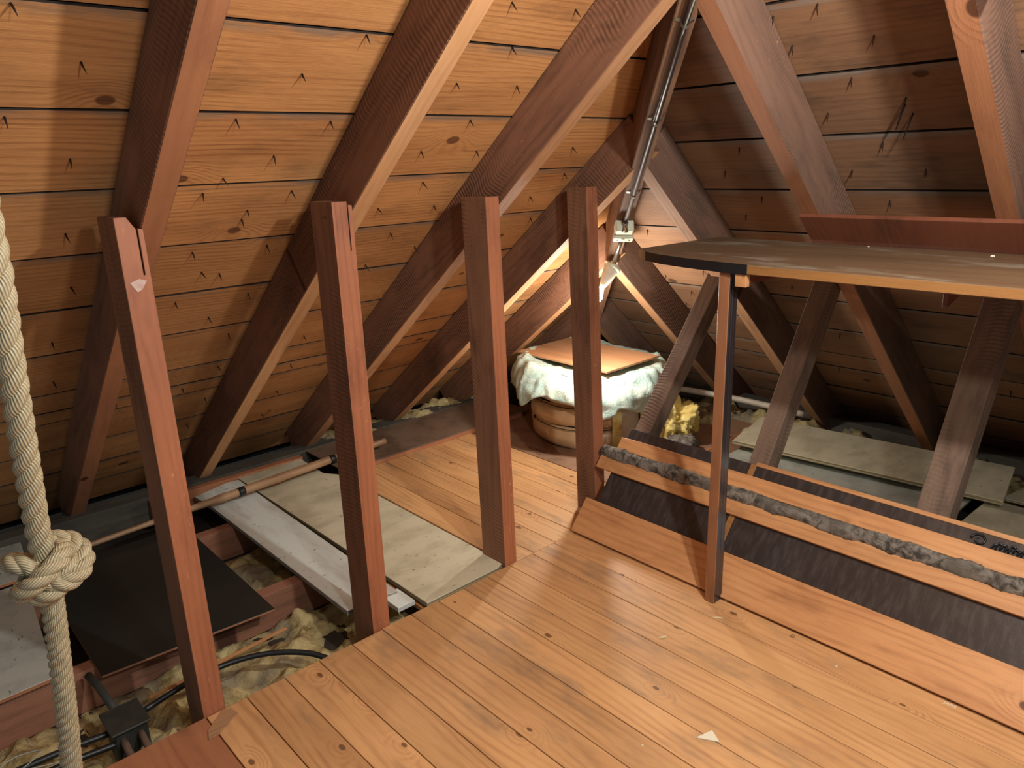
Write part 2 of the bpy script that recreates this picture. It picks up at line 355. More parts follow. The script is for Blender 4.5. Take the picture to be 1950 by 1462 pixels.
MR = frame((.7, 0, BR - TR*.7), (0, -1, 0), nR)
wallR = link('wall_right', prism_mesh('wall_right', [(-hip_y(.7), 0), (1.3, 0), (1.3, 3.9/math.cos(aR)), (-hip_y(4.6), 3.9/math.cos(aR))], 0.024, 0.034, 0),
             M_backing, None, MR); tag(wallR, kind='structure')
zr = [3.0, 2.825, 2.64, 2.46, 2.27, 2.085, 1.90, 1.719, 1.545, 1.36, 1.18, 1.01, .845, .67, .50, .40, .235, .07, -.1]
for i, (zt, zb) in enumerate(zip(zr, zr[1:])):
    xb, xt = (BR - zb) / TR, (BR - zt) / TR; sl = (zt - zb) / math.sin(aR); pr_ = random.uniform(-.0015, .0015)
    me = prism_mesh('plank', [(-hip_y(xt) + .004, .006), (1.2, .006), (1.2, sl - .004), (-hip_y(xb) + .004, sl - .004)], pr_, .022 + pr_, 0, edge_mat=True)
    pk = link('plank', me, [M_roofR, M_joint], wallR, frame((xt, 0, zt), (0, -1, 0), nR))
    for x, y in NR:
        if xt <= x < xb:
            r = Matrix.Rotation(random.uniform(0, 6.28), 4, 'Z') @ Matrix.Rotation(random.uniform(-.2, .2), 4, 'X')
            link('nail', nail_me, None, pk, frame((x, y, BR - TR * x), (1, 0, 0), nR) @ r)
    for k, (x, y) in enumerate(((2.427, .943), (2.446, .951), (2.476, .938))):
        if xt <= x < xb:
            link('nail', long_nail, None, pk, frame((x, y, BR - TR * x), (1, 0, 0), nR) @ Matrix.Rotation(.35 * k, 4, 'Z') @ Matrix.Rotation(.25, 4, 'X'))

# ------------------------------------------------------------------ rafters
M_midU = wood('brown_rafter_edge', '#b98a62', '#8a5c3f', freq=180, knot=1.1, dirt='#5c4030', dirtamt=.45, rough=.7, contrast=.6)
def rafterL(x0, ylo, yhi, label, mu=M_orangeU, w=.062, m=M_raft):
    """left slope rafter from y=ylo (eave) up to y=yhi; underside on the UL plane"""
    mw = frame((x0, ylo, UL - TL * ylo), (0, -math.cos(aL), math.sin(aL)), nL)
    L = (ylo - yhi) / math.cos(aL); d = (BL - UL) * math.cos(aL) - .003
    # local Y = z cross x -> points to -X or +X
    s = 1 if (mw.to_3x3() @ Vector((0, 1, 0))).x > 0 else -1
    me = prism_mesh('rafter', rect(0, L, min(0, s*w), max(0, s*w)), 0, d, .003)
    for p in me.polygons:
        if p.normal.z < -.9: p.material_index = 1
    wob(me, .0015, 2.0, x0)
    return tag(link('rafter', me, [m, mu], None, mw), label, 'beam', 'rafters of the left slope')
def rafterR(y0, xlo, xhi, label, mu=M_orangeU, w=.065, m=M_raftR):
    mw = frame((xlo, y0, UR - TR * xlo), (-math.cos(aR), 0, math.sin(aR)), nR)
    L = (xlo - xhi) / math.cos(aR); d = (BR - UR) * math.cos(aR) - .003
    s = 1 if (mw.to_3x3() @ Vector((0, 1, 0))).y > 0 else -1
    me = prism_mesh('rafter', rect(0, L, min(0, s*w), max(0, s*w)), 0, d, .003)
    for p in me.polygons:
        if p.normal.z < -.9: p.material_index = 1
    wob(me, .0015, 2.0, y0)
    return tag(link('rafter', me, [m, mu], None, mw), label, 'beam', 'rafters of the right slope')
hx = lambda y: (TL * y + UR - UL) / TR - .04
hy = lambda x: (TR * x - (UR - UL)) / TL - .04
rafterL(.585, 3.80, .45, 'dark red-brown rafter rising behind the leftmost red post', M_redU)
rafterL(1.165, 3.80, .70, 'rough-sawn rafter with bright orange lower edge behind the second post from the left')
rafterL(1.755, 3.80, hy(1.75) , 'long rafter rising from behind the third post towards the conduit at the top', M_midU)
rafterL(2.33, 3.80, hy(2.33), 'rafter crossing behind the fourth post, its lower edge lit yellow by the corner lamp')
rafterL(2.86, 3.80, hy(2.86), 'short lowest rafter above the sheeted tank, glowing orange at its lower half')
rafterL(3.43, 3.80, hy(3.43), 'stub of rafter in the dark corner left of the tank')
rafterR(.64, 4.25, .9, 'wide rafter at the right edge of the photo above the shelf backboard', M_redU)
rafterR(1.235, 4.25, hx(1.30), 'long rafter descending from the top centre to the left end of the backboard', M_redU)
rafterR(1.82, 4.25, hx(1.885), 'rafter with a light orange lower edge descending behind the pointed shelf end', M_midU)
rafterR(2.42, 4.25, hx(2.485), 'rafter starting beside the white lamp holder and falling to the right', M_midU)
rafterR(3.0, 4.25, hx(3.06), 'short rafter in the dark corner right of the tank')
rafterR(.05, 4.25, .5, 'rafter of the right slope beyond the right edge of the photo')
# hip rafter with its conduit
hd = Vector((.7934, .8785, -(TR * .7934)))           # runs down into the corner
hn = nL + nR; hn = (hn - hd.normalized() * hn.dot(hd.normalized())).normalized()
h0 = Vector((1.30, (TR*1.30-.598)/TL, UR - TR*1.30))
mh = frame(h0, hd, hn)
hipm = wood('hip_rafter_wood', '#8f6a4e', '#4a3226', freq=150, knot=0.8, dirt='#251c18', dirtamt=0.6, rough=0.8, saw=0, contrast=1.2)
hip = prism_mesh('hip_rafter', rect(0, 3.6, -.032, .032), -.012, .20, .003); wob(hip, .002, 2)
tag(link('hip_rafter', hip, hipm, None, mh), 'dark hip rafter running down into the corner where both slopes meet, carrying a conduit', 'beam')
hL = lambda s, off=-.028, lat=0.0: mh @ Vector((s, lat, off))
def hs(x): return (x - 1.30) / mh.to_3x3().col[0].x
s_box = hs(2.60)
cd = empty('electrical_conduit', hL(0)); tag(cd, 'dark metal conduit clipped along the hip rafter down to the pale junction box', 'conduit')
tube('pipe', [hL(-.15), hL(s_box - .01)], .0095, M_dull, cd)
tube('wire', smooth_path([hL(.1, -.03, -.02), hL(.55, -.03, -.018), hL(.8, -.038, -.006), hL(1.0, -.036, .0), hL(1.18, -.032, .004), hL(1.5, -.03, .008)], 6), .003, M_wire, cd, 6)
for x in (1.895, 2.165, 2.456):
    s = hs(x)
    prof = [(-.026, -.014), (-.013, -.016), (-.011, -.032), (-.005, -.040), (.005, -.040), (.011, -.032), (.013, -.016), (.026, -.014)]
    bm = bmesh.new(); A = []
    for dx in (-.006, .006):
        A.append([bm.verts.new((dx, a, b)) for a, b in prof])
    for k in range(len(prof)-1): bm.faces.new((A[0][k], A[0][k+1], A[1][k+1], A[1][k]))
    r = bmesh.ops.solidify(bm, geom=bm.faces[:], thickness=.0018)
    me = finish(bm, 'saddle_clip'); cl = link('saddle_clip', me, M_clip, cd, mh @ Matrix.Translation((s, 0, 0)))
    box('screw', mh @ Matrix.Translation((s, -.022, -.017)), (-.003, .003), (-.003, .003), (-.0015, .001), M_dull, cl, .0005)
# junction box
jb = empty('junction_box', hL(s_box)); tag(jb, 'cream enamelled junction box with lower flange below the conduit', 'electrical box')
mb = mh @ Matrix.Translation((s_box, 0, -.030))
box('body', mb, (0, .062), (-.040, .040), (-.030, .022), M_metalw, jb, .006)
box('flange', mb, (.056, .098), (-.046, .042), (-.040, -.024), M_metalw, jb, .004)
tube('cable_gland', [mb @ Vector((-.012, 0, .0)), mb @ Vector((.004, 0, -.004)), mb @ Vector((.006, 0, -.034))], .0145, M_steel, jb, 8)
for yy in (-.028, .024):
    box('screw', mb, (.074, .081), (yy-.004, yy+.004), (-.0415, -.039), M_dull, jb, .001)
box('latch', mb, (.064, .082), (-.006, .008), (-.043, -.039), M_metalw, jb, .001)
# lamp on the end of the bright tube
lampdir = hL(s_box + .43, -.035)
lp = empty('pendant_lamp', lampdir); tag(lp, 'white cone lamp holder on a bright steel tube, half hidden by the rightmost post', 'lamp')
tube('steel_tube', [hL(s_box + .098, -.045), hL(s_box + .41, -.040)], .010, M_steel, lp)
tube('collar', [hL(s_box + .385, -.041), hL(s_box + .42, -.040)], .014, M_steel, lp)
bulb = Vector((2.71, 2.38, .86)); top = hL(s_box + .42, -.045)
ax = (bulb - top).normalized(); ml = frame(top, ax.orthogonal(), -ax)
link('cap', lathe_mesh('cap', [(.012, .004), (.034, .0), (.041, -.012), (.041, -.024), (.034, -.026)]), M_metalw, lp, ml)
link('cone', lathe_mesh('cone', [(.037, -.026), (.036, -.034), (.028, -.075), (.017, -.115), (.014, -.12)]), M_lampw, lp, ml)
Lb = (bulb - top).length
link('bulb', lathe_mesh('bulb', [(.011, -.118), (.013, -.13), (.024, -Lb+.012), (.028, -Lb), (.024, -Lb-.018), (.010, -Lb-.028)]), M_bulb, lp, ml)
point_o = bpy.data.objects['corner_bulb_light']; point_o.location = bulb - Vector((0, 0, .07)) + ax * .02

# ------------------------------------------------------------------ floor
ZC = -.175
fl = link('floor', prism_mesh('floor', rect(-1.3, 4.6, -1.6, 4.4), ZC - .02, ZC, 0), M_under, None, Matrix.Identity(4)); tag(fl, kind='structure')
I4 = Matrix.Identity(4)
def board(name, x0, x1, y0, y1, z1, th, m, parent, bev=.0012, along='y', edge=None):
    """flat board, grain along y (or x)"""
    mw = frame((x0, y0, z1 - th), (0, 1, 0), (0, 0, 1)) if along == 'y' else frame((x0, y0, z1 - th), (1, 0, 0), (0, 0, 1))
    if along == 'y': me = prism_mesh(name, rect(0, y1 - y0, -(x1 - x0), 0), 0, th, bev, edge_mat=edge is not None)
    else: me = prism_mesh(name, rect(0, x1 - x0, 0, y1 - y0), 0, th, bev, edge_mat=edge is not None)
    return link(name, me, [m, edge] if edge else m, parent, mw)
xl = [.532, .653, .774, .891, 1.010, 1.127, 1.246, 1.364, 1.479, 1.594, 1.709, 1.831, 1.953, 2.072]
for i, (a, b) in enumerate(zip(xl, xl[1:])):
    g = .0011 if i % 2 else .0016
    board('plank', a + g, b - g, -1.5, 1.95 + random.uniform(-.004, .002) if i < 10 else 1.95, random.uniform(-.0006, .0006), .022, M_floor, fl, .0012)
board('plank', 2.074, 2.20, -1.5, 1.95, -.001, .022, M_floor, fl)
for i, x in enumerate((.41, .29, .17, .05, -.07, -.19, -.31, -.43, -.55, -.67, -.79)):
    pass
board('plank', -.9, .530, -1.5, 1.95, 0.0, .022, M_red, fl)
xb = [1.714, 1.842, 1.964, 2.084, 2.204, 2.322, 2.437, 2.552]
for a, b in zip(xb, xb[1:]):
    board('plank', a + .0013, b - .0013, 1.9525, 3.20, random.uniform(-.0006, .0006), .024, M_floor, fl)
chip = plain('tank_base_board', '#8f6c52', 0.7, '#5f4636', 7, 0.6)
board('plank', 2.555, 3.75, 1.96, 3.35, .001, .022, chip, fl)
# joists below the boards run along X
for y in (-1.2, -.6, 0.0, .6, 1.2, 1.86, 2.50, 3.14):
    box('joist', frame((-1.2, y, -.025), (1, 0, 0), (0, 0, 1)), (0, 5.6), (-.028, .028), (-.145, 0), M_joist, fl, .002)
wp = box('wall_plate', frame((-1.2, 3.62, 0), (1, 0, 0), (0, 0, 1)), (0, 5.4), (0, .11), (-.12, .02), M_dusty, None, .004)
tag(wp, 'long dusty timber plate along the eave at the foot of the left rafters', 'beam')
wp2 = box('wall_plate', frame((4.08, -1.2, 0), (0, 1, 0), (0, 0, 1)), (0, 4.7), (-.11, 0), (-.12, .02), M_dusty, None, .004)
tag(wp2, 'shadowed timber plate along the eave at the foot of the right rafters', 'beam')
tr = box('timber_batten', frame((.9, 3.565, 0), (1, 0, 0), (0, 0, 1)), (0, .78), (0, .045), (-.10, .012), M_red, None, .002)
tag(tr, 'thin reddish timber behind the far ends of the white and cream boards', 'beam')

# ------------------------------------------------------------------ posts
def post(x0, x1, y0, y1, z0, z1, tilt, label, slit=True, chamf=True, depth=None):
    w = x1 - x0
    if slit:
        a, b = w - .0165, w - .013
        poly = [(0, z0), (w, z0), (w, z1 - .03 if chamf else z1 - .012), (b, z1 - .028 if chamf else z1 - .01), (b, z1 - .14), (a, z1 - .14), (a, z1 - .03 if chamf else z1), (a - (.018 if chamf else .001), z1), (0, z1)]
    else: poly = [(0, z0), (w, z0), (w, z1), (0, z1)]
    # local X is vertical (grain), local Y is world x
    bm = bmesh.new()
    f = [bm.verts.new((z, -x, 0)) for x, z in poly]; k = [bm.verts.new((z, -x, -(y1 - y0))) for x, z in poly]; n = len(poly)
    bm.faces.new(f); bm.faces.new(k)
    for i in range(n): bm.faces.new((f[i], f[(i+1) % n], k[(i+1) % n], k[i]))
    bmesh.ops.recalc_face_normals(bm, faces=bm.faces[:])
    bmesh.ops.bevel(bm, geom=bm.edges[:], offset=.0012, segments=1, affect='EDGES', clamp_overlap=True)
    me = finish(bm, 'post')
    for p in me.polygons:
        if p.normal.z < .9: p.material_index = 1
    mw = frame((x0, y0, 0), (0.0, tilt, 1), (0, -1, tilt))
    o = link('post', me, [M_post, M_postside], None, mw); return tag(o, label, 'post', 'upright posts on the left of the floor')
p1 = post(.527, .590, 1.953, 2.090, -.15, 1.40, .008, 'leftmost red post with a slit and clipped corner at its top, near the hanging rope')
pale = plain('pale_scar', '#c4a99c', .6, '#a5786a', 30, .8)
sc_ = link('scar', prism_mesh('scar', [(0, 0), (.014, -.024), (.026, -.018), (.040, .002), (.022, .008)], -.001, .0012, .0003), pale, p1, frame((.538, 1.9625, 1.245), (1, 0, 0), (0, -1, 0.008))); tag(sc_, 'pale chipped patch')
p2 = post(1.096, 1.161, 1.953, 2.078, -.15, 1.402, .0, 'second red post from the left, slit top, beside the white board end', chamf=False)
nh = link('nail_head', lathe_mesh('nail_head', [(.0035, 0), (.0035, .002), (.001, .003)], 10), M_dull, p2, frame((1.0955, 1.995, 1.36), (0, 1, 0), (-1, 0, 0)))
p3 = post(1.690, 1.750, 1.953, 2.085, -.15, 1.384, .020, 'third post, dark left face and red right face, at the corner of the cream board', slit=False)
p4 = post(2.266, 2.330, 2.000, 2.106, -.15, 1.390, .034, 'rightmost post standing in front of the sheeted tank and the lamp', slit=False)
# knot and shallow groove on the last post
ofc = link('wood_offcut', prism_mesh('wood_offcut', [(-.013, -.018), (.012, -.020), (.090, .026), (.080, .062), (.062, .070), (.0, .018)], .0, .004, .001), M_offcut, None,
           Matrix.Translation((.515, 1.872, .0005))); tag(ofc, 'pale scrap of wood on the floor at the foot of the leftmost post', 'offcut')

# ------------------------------------------------------------------ boards lying on the left joists
def sheet_board(name, pts, z1, th, m, edge, label, cat, grain='y'):
    """quad board from plan points; local x is the grain"""
    o = Vector((pts[0][0], pts[0][1], z1 - th))
    if grain == 'y': mw = frame(o, (0, 1, 0), (0, 0, 1)); loc = [(p[1] - pts[0][1], -(p[0] - pts[0][0])) for p in pts]
    else: mw = frame(o, (1, 0, 0), (0, 0, 1)); loc = [(p[0] - pts[0][0], p[1] - pts[0][1]) for p in pts]
    return tag(link(name, prism_mesh(name, loc, 0, th, .0012, edge_mat=True), [m, edge], None, mw), label, cat)
M_wedge = plain('white_board_edge', '#8d8478', .7, '#5d564c', 30, .7)
M_wend = plain('white_edge_paint', '#d8d8d0', .5)
sheet_board('white_board', [(1.098, 2.125), (1.297, 2.105), (1.315, 3.545), (1.255, 3.552), (1.080, 3.50), (1.094, 3.33)], .002, .019, M_white, M_wedge,
            'long white painted board with a clipped far corner, left of the cream boards', 'board')
sheet_board('white_board', [(1.24, 2.02), (1.312, 2.02), (1.312, 2.13), (1.24, 2.13)], -.004, .019, M_white, M_wend,
            'end of a lower white board showing right of the second post', 'board')
sheet_board('cream_board', [(1.325, 1.962), (1.660, 1.962), (1.702, 1.98), (1.702, 2.6), (1.702, 3.22), (1.655, 3.30), (1.667, 3.565), (1.320, 3.560)], .004, .020, M_cream, M_plyedge,
            'wide cream plywood sheet lying between the second and third posts', 'board')
hb = sheet_board('hardboard_strip', [(1.720, 3.205), (3.02, 3.205), (3.02, 3.60), (1.720, 3.60)], .024, .006, M_hard, M_hard,
            'brown hardboard strip across the far end of the small pine floor', 'board', 'x')
ub = box('edge_batten', frame((1.86, 3.195, 0), (1, 0, 0), (0, 0, 1)), (0, 1.1), (0, .02), (0, .019), M_red, None, .001)
tag(ub, 'thin reddish edge strip along the front of the brown hardboard', 'batten')
sheet_board('dark_sheet', [(.37, 2.385), (.932, 2.345), (.938, 3.10), (.86, 3.27), (.37, 3.25)], -.012, .008, M_dark, M_red,
            'large black glossy sheet lying over the joists behind the leftmost post', 'board')
sheet_board('grey_panel', [(-.9, 2.44), (.262, 2.470), (.318, 3.20), (-.9, 3.20)], .0, .014, M_greyb, M_red,
            'near pale panel at the left edge of the photo behind the rope', 'board', 'x')
sheet_board('grey_panel', [(-.9, 3.245), (.345, 3.245), (.372, 3.60), (-.9, 3.60)], .0, .014, M_greyb, M_red,
            'far pale panel at the left edge beyond the near one', 'board', 'x')
# bamboo cane with tape bands
def cane():
    a, b = Vector((.40, 3.262, .028)), Vector((2.045, 3.315, .062)); N = 60; pts = []; rad = []
    nodes = [.30, .445, .62, .83]
    t = empty('bamboo_cane', a); tag(t, 'long bamboo cane with two black tape bands laid across the boards', 'cane')
    for i in range(N+1):
        u = i / N; p = a.lerp(b, u); p.z += .006 * math.sin(u * 3.1); p.y += .004 * math.sin(u * 9)
        r = .0115 + .009 * min(1, max(0, (u - .22) / .3)) - .004 * max(0, u - .8) / .2
        for q in nodes:
            if abs(u - q) < .012: r *= 1.12
        pts.append(p); rad.append(r)
    tube('stem', pts, rad, M_bamboo, t, 12)
    for u in (.50, .80):
        i = int(u * N); d = (pts[i+1] - pts[i]).normalized()
        tube('tape_band', [pts[i] - d*.016, pts[i] + d*.016], rad[i] * 1.10, M_tape, t, 14)
cane()

# ------------------------------------------------------------------ insulation
def lumps(name, x0, x1, y0, y1, z, h, m, label, parent=None, nx=44, ny=30, seed=0, cat='insulation', amp=1.0):
    bm = bmesh.new(); g = []
    for j in range(ny+1):
        row = []
        for i in range(nx+1):
            u, v = i/nx, j/ny; x, y = x0 + (x1-x0)*u, y0 + (y1-y0)*v
            p = Vector((x*5 + seed, y*5, seed))
            e = min(1, 8*u, 8*(1-u), 8*v, 8*(1-v)) ** .5
            a = mnoise.turbulence(p, 4, False) * .9 + .5 * abs(mnoise.noise(p * 3.1)) + .18 * mnoise.noise(p * 9)
            row.append(bm.verts.new((x + .012*mnoise.noise(p*4), y + .012*mnoise.noise(p*4.4), z + e * h * (.35 + amp * a))))
        g.append(row)
    for j in range(ny):
        for i in range(nx): bm.faces.new((g[j][i], g[j][i+1], g[j+1][i+1], g[j+1][i]))
    me = finish(bm, name, True); o = link(name, me, m, parent, None)
    if o.data.polygons[0].normal.z < 0: o.data.flip_normals()
    if parent is None: tag(o, label, cat, kind='stuff')
    return o
lumps('glass_wool', .30, 1.75, 1.90, 2.47, ZC + .002, .085, M_glass, 'yellow glass wool stuffed between the joists left of the pine floor', seed=3, nx=90, ny=40)
lumps('glass_wool', -.9, .30, 1.96, 2.46, ZC + .002, .085, M_glass, 'yellow glass wool at the bottom left behind the rope', seed=8, nx=60)
lumps('glass_wool', .93, 1.75, 2.54, 3.10, ZC + .002, .045, M_glass, 'strip of glass wool seen between the black sheet and the white board', seed=12)
lumps('glass_wool', 1.8, 3.1, 3.60, 3.80, -.02, .07, M_glass, 'dusty tufts of glass wool behind the brown hardboard at the eave', seed=20, nx=60, ny=14)
lumps('glass_wool', 3.45, 4.1, 1.35, 2.95, -.10, .13, M_glass, 'glass wool in the dark behind the right pale boards', seed=31, nx=40, ny=60)
lumps('glass_wool', 3.75, 4.2, .2, 1.3, -.10, .12, M_glass, 'glass wool heap at the far right behind the raking struts', seed=37, nx=30, ny=50)

# ------------------------------------------------------------------ cables, box and pipes at lower left
cbl = tube('black_cable', smooth_path([(.96, 1.97, -.05), (.90, 2.05, -.028), (.80, 2.13, -.020), (.68, 2.175, -.022), (.55, 2.18, -.03), (.42, 2.17, -.045)], 8), .0095, M_cable, None, 10)
tag(cbl, 'thick black cable curving from the floor edge behind the leftmost post to the iron box', 'cable')
for k, (dy, dz, lb) in enumerate(((0, 0, 'upper black cable running from the iron box to the bottom left corner'), (-.045, -.012, 'lower black cable running from the iron box to the bottom left corner'))):
    tag(tube('black_cable', smooth_path([(.335, 2.16 + dy, -.06 + dz), (.2, 2.17 + dy, -.052 + dz), (.05, 2.175 + dy, -.05 + dz), (-.2, 2.18 + dy, -.055 + dz)], 6), .010, M_cable, None, 10), lb, 'cable')
jx = empty('iron_box', (.37, 2.16, -.1)); tag(jx, 'dark iron junction box on the joists by the floor edge at lower left', 'electrical box')
mj = frame((.325, 2.105, -.028), (1, .0, 0), (0, 0, 1))
box('lid', mj, (-.010, .098), (-.012, .118), (-.006, .002), M_iron, jx, .002)
box('body', mj, (0, .09), (0, .106), (-.12, -.006), M_iron, jx, .003)
for x in (.345, .392):
    tube('pipe', [(x, 2.12, -.062), (x, 2.06, -.068), (x + .004, 1.97, -.09)], .010, M_rust, jx)
tube('pipe', [(.365, 2.2, -.05), (.350, 2.36, -.02), (.34, 2.42, -.012)], .012, M_iron, jx)
tag(tube('string', smooth_path([(.10, 2.14, -.03), (.16, 2.17, -.02), (.09, 2.19, -.018), (.05, 2.15, -.02), (.14, 2.11, -.022), (.24, 2.09, -.04)], 6), .0016, M_wire, None, 6),
    'loose loop of thin grey-green string at the bottom left corner', 'string')

# ------------------------------------------------------------------ low slanted wall on the right
A50 = math.radians(50)
def SW(y, d, off=0.0):   # point on the slanted wall: y along it, d up the slope, off towards the room
    return Vector((2.08 + d * math.cos(A50) - off * math.sin(A50), y, d * math.sin(A50) + off * math.cos(A50)))
nW = Vector((-math.sin(A50), 0, math.cos(A50)))
def slant(name, y0, y1, d0, d1, o0, o1, m, parent=None, bev=.0012, poly=None):
    """board on the slanted wall, grain along -Y; local y = up the slope? local x = -Y"""
    mw = frame(SW(y0, 0, 0), (0, -1, 0), nW)
    up = mw.to_3x3() @ Vector((0, 1, 0)); s = 1 if up.z > 0 else -1
    pl = poly if poly else rect(0, y0 - y1, d0, d1)
    pl = [(a, s*b) for a, b in pl]
    return link(name, prism_mesh(name, pl, o0, o1, bev), m, parent, mw)
sk = slant('skirting_board', 1.962, -.6, .0, .153, .002, .020, M_pine, None, .002); tag(sk, 'wide knotty orange pine board at the foot of the low slanted wall', 'board')
pa = slant('lacquered_board', 1.915, 1.345, .10, .500, -.012, .0, M_black); tag(pa, 'left dark brown lacquered panel of the low slanted wall, behind the shelf leg', 'panel')
pb = slant('lacquered_board', 1.325, -.6, .10, .502, -.018, .002, M_black); tag(pb, 'long black lacquered panel of the low slanted wall right of the shelf leg', 'panel')
eb = slant('edge_strip', 1.325, -.6, .495, .510, -.016, .006, M_pine, pb); 
eb2 = slant('edge_strip', 1.345, 1.322, .10, .498, -.012, .004, M_tabedge, pb)
r2 = slant('rail', 1.985, -.6, .290, .345, .004, .022, M_pine); tag(r2, 'lower orange pine rail below the grey wool on the slanted wall', 'rail')
r1 = slant('rail', 1.925, -.6, .389, .450, .004, .022, M_pine, None, .0015, [(0, .392), (2.5, .389), (2.5, .450), (.08, .449), (.0, .446)]); tag(r1, 'upper orange pine rail with a splintered left end above the grey wool', 'rail')
# carved ornament on the long panel
orn = empty('carved_ornament', SW(.56, .48, .004)); tag(orn, 'black carved scroll ornament on the upper edge of the long dark panel', 'carving')
def swp(y, d, o=.006): return SW(y, d, o)
sp = [];
for i in range(22):
    t = i / 21; a = 3.9 * math.pi * t * .62; r = .022 * (1 - .72 * t)
    sp.append(swp(.575 + r*math.cos(a), .470 + r*math.sin(a) * .9))
tube('scroll', sp, [.0038 - .0015*i/21 for i in range(22)], M_tape, orn, 8)
for k in range(9):
    y = .54 - .011*k; tube('leaf_curl', smooth_path([swp(y, .452 + .004*(k % 3)), swp(y-.006, .466 + .006*((k*2) % 3), .012), swp(y-.016, .474 - .006*(k % 2), .009), swp(y-.012, .462)], 4), .0032, M_tape, orn, 6)
# grey wool between the rails
def wool():
    bm = bmesh.new(); n = 14; K = 230; rings = []
    for i in range(K+1):
        y = 1.99 - 2.5 * i / K; ring = []
        for k in range(n):
            a = 2*math.pi*k/n; p = Vector((math.cos(a)*1.2, math.sin(a)*1.2 + 3, y*14))
            q = Vector((math.cos(a)*.8, y*38, math.sin(a)*.8))
            r = .0215 + .008*mnoise.noise(p) + .006*abs(mnoise.noise(q)) + .0035*mnoise.noise(q*2.7)
            c = SW(y, .367 + .003*mnoise.noise(Vector((y*6, 0, 0))), .012)
            ring.append(bm.verts.new(c + Vector((math.cos(A50), 0, math.sin(A50))) * r*1.25*math.cos(a) + nW * r * math.sin(a)))
        rings.append(ring)
    for A, B in zip(rings, rings[1:]):
        for k in range(n): bm.faces.new((A[k], A[(k+1) % n], B[(k+1) % n], B[k]))
    bm.faces.new(rings[0][::-1]); bm.faces.new(rings[-1])
    return tag(link('wool_strip', finish(bm, 'wool_strip', True), M_wool), 'strip of grey loft wool squeezed between the two orange rails', 'insulation')
wool()

# ------------------------------------------------------------------ raking struts
def strut(p0, ang, L, wy, th, label, m=M_strut):
    """p0 = lower far corner on the room-side face, wy = width towards the camera"""
    a = math.radians(ang); d = Vector((math.cos(a), 0, math.sin(a))); n = Vector((-math.sin(a), 0, math.cos(a)))
    mw = frame(p0, d, n); s = 1 if (mw.to_3x3() @ Vector((0, 1, 0))).y > 0 else -1
    me = prism_mesh('raking_strut', rect(-.50, L, min(0, -s*wy), max(0, -s*wy)), -th, 0, .0025); wob(me, .0012, 4, ang)
    return tag(link('raking_strut', me, m, None, mw), label, 'beam', 'raking struts behind the low wall')
strut((2.408, 1.905, .376), 50.3, .83, .078, .075, 'leftmost raking strut, rough grey face, rising behind the shelf leg')
strut((2.446, 1.385, .362), 57.2, .82, .076, .085, 'middle raking strut crossing in front of the pale boards')
strut((2.463, .785, .381), 59.0, .80, .10, .085, 'rightmost raking strut rising to the shelf near the right edge')

# ------------------------------------------------------------------ shelf table
tb = empty('shelf_table', (2.05, 1.27, 0)); tag(tb, 'long dusty wooden shelf top with pointed end, one slim leg and black-taped edge', 'table')
out = [(2.010, -.6), (2.010, 1.18), (2.018, 1.27), (2.040, 1.42), (2.070, 1.54), (2.110, 1.63), (2.178, 1.712), (2.655, 1.690), (2.640, 1.3), (2.640, -.6)]
mt = frame((2.01, 0, 1.152), (0, 1, 0), (0, 0, 1))
me = prism_mesh('top', [(y, -(x - 2.01)) for x, y in out], 0, .028, .002, edge_mat=True)
link('top', me, [M_table, M_tabedge], tb, mt)
# taped edge: a thin strip following the outline
tp = out[1:7]; bm = bmesh.new(); cols = []
for i, (x, y) in enumerate(tp):
    a = Vector(tp[max(0, i-1)]); b = Vector(tp[min(len(tp)-1, i+1)]); t = (b - a).normalized(); nn = Vector((-t.y, t.x))
    if nn.x > 0: nn = -nn
    cols.append([bm.verts.new((x + nn.x*k, y + nn.y*k, z)) for k, z in ((.0008, 1.1505), (.0025, 1.1505), (.0025, 1.1815), (.0008, 1.1815))])
for A, B in zip(cols, cols[1:]):
    for k in range(4): bm.faces.new((A[k], A[(k+1) % 4], B[(k+1) % 4], B[k]))
bm.faces.new(cols[0]); bm.faces.new(cols[-1][::-1])
tag(link('edge_tape', finish(bm, 'edge_tape'), M_tape, tb), 'black tape along the pointed end')
M_leg = wood('leg_wood', '#9c6a48', '#6a4430', freq=200, knot=1.1, dirt='#3a2620', dirtamt=.3, rough=.45)
mleg = frame((2.026, 1.246, 0), (0, 0.0, 1), (0, -1, 0))
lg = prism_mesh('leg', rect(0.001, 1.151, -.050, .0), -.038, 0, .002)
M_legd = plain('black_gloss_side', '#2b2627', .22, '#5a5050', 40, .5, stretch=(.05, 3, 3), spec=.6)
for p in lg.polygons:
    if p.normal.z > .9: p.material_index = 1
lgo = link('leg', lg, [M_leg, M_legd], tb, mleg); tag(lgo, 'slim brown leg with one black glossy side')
box('end_block', I4, (2.015, 2.036), (1.185, 1.222), (1.112, 1.151), M_pine, tb, .001)
box('bearer', I4, (2.038, 2.62), (1.19, 1.222), (1.118, 1.151), M_mahog, tb, .001)
br = link('bracket', prism_mesh('bracket', [(0, 0), (.19, 0), (.19, -.006), (.004, -.052), (0, -.052)], 0, .012, .0008, 'y'), M_mahog, tb, Matrix.Translation((2.10, .660, 1.151)))
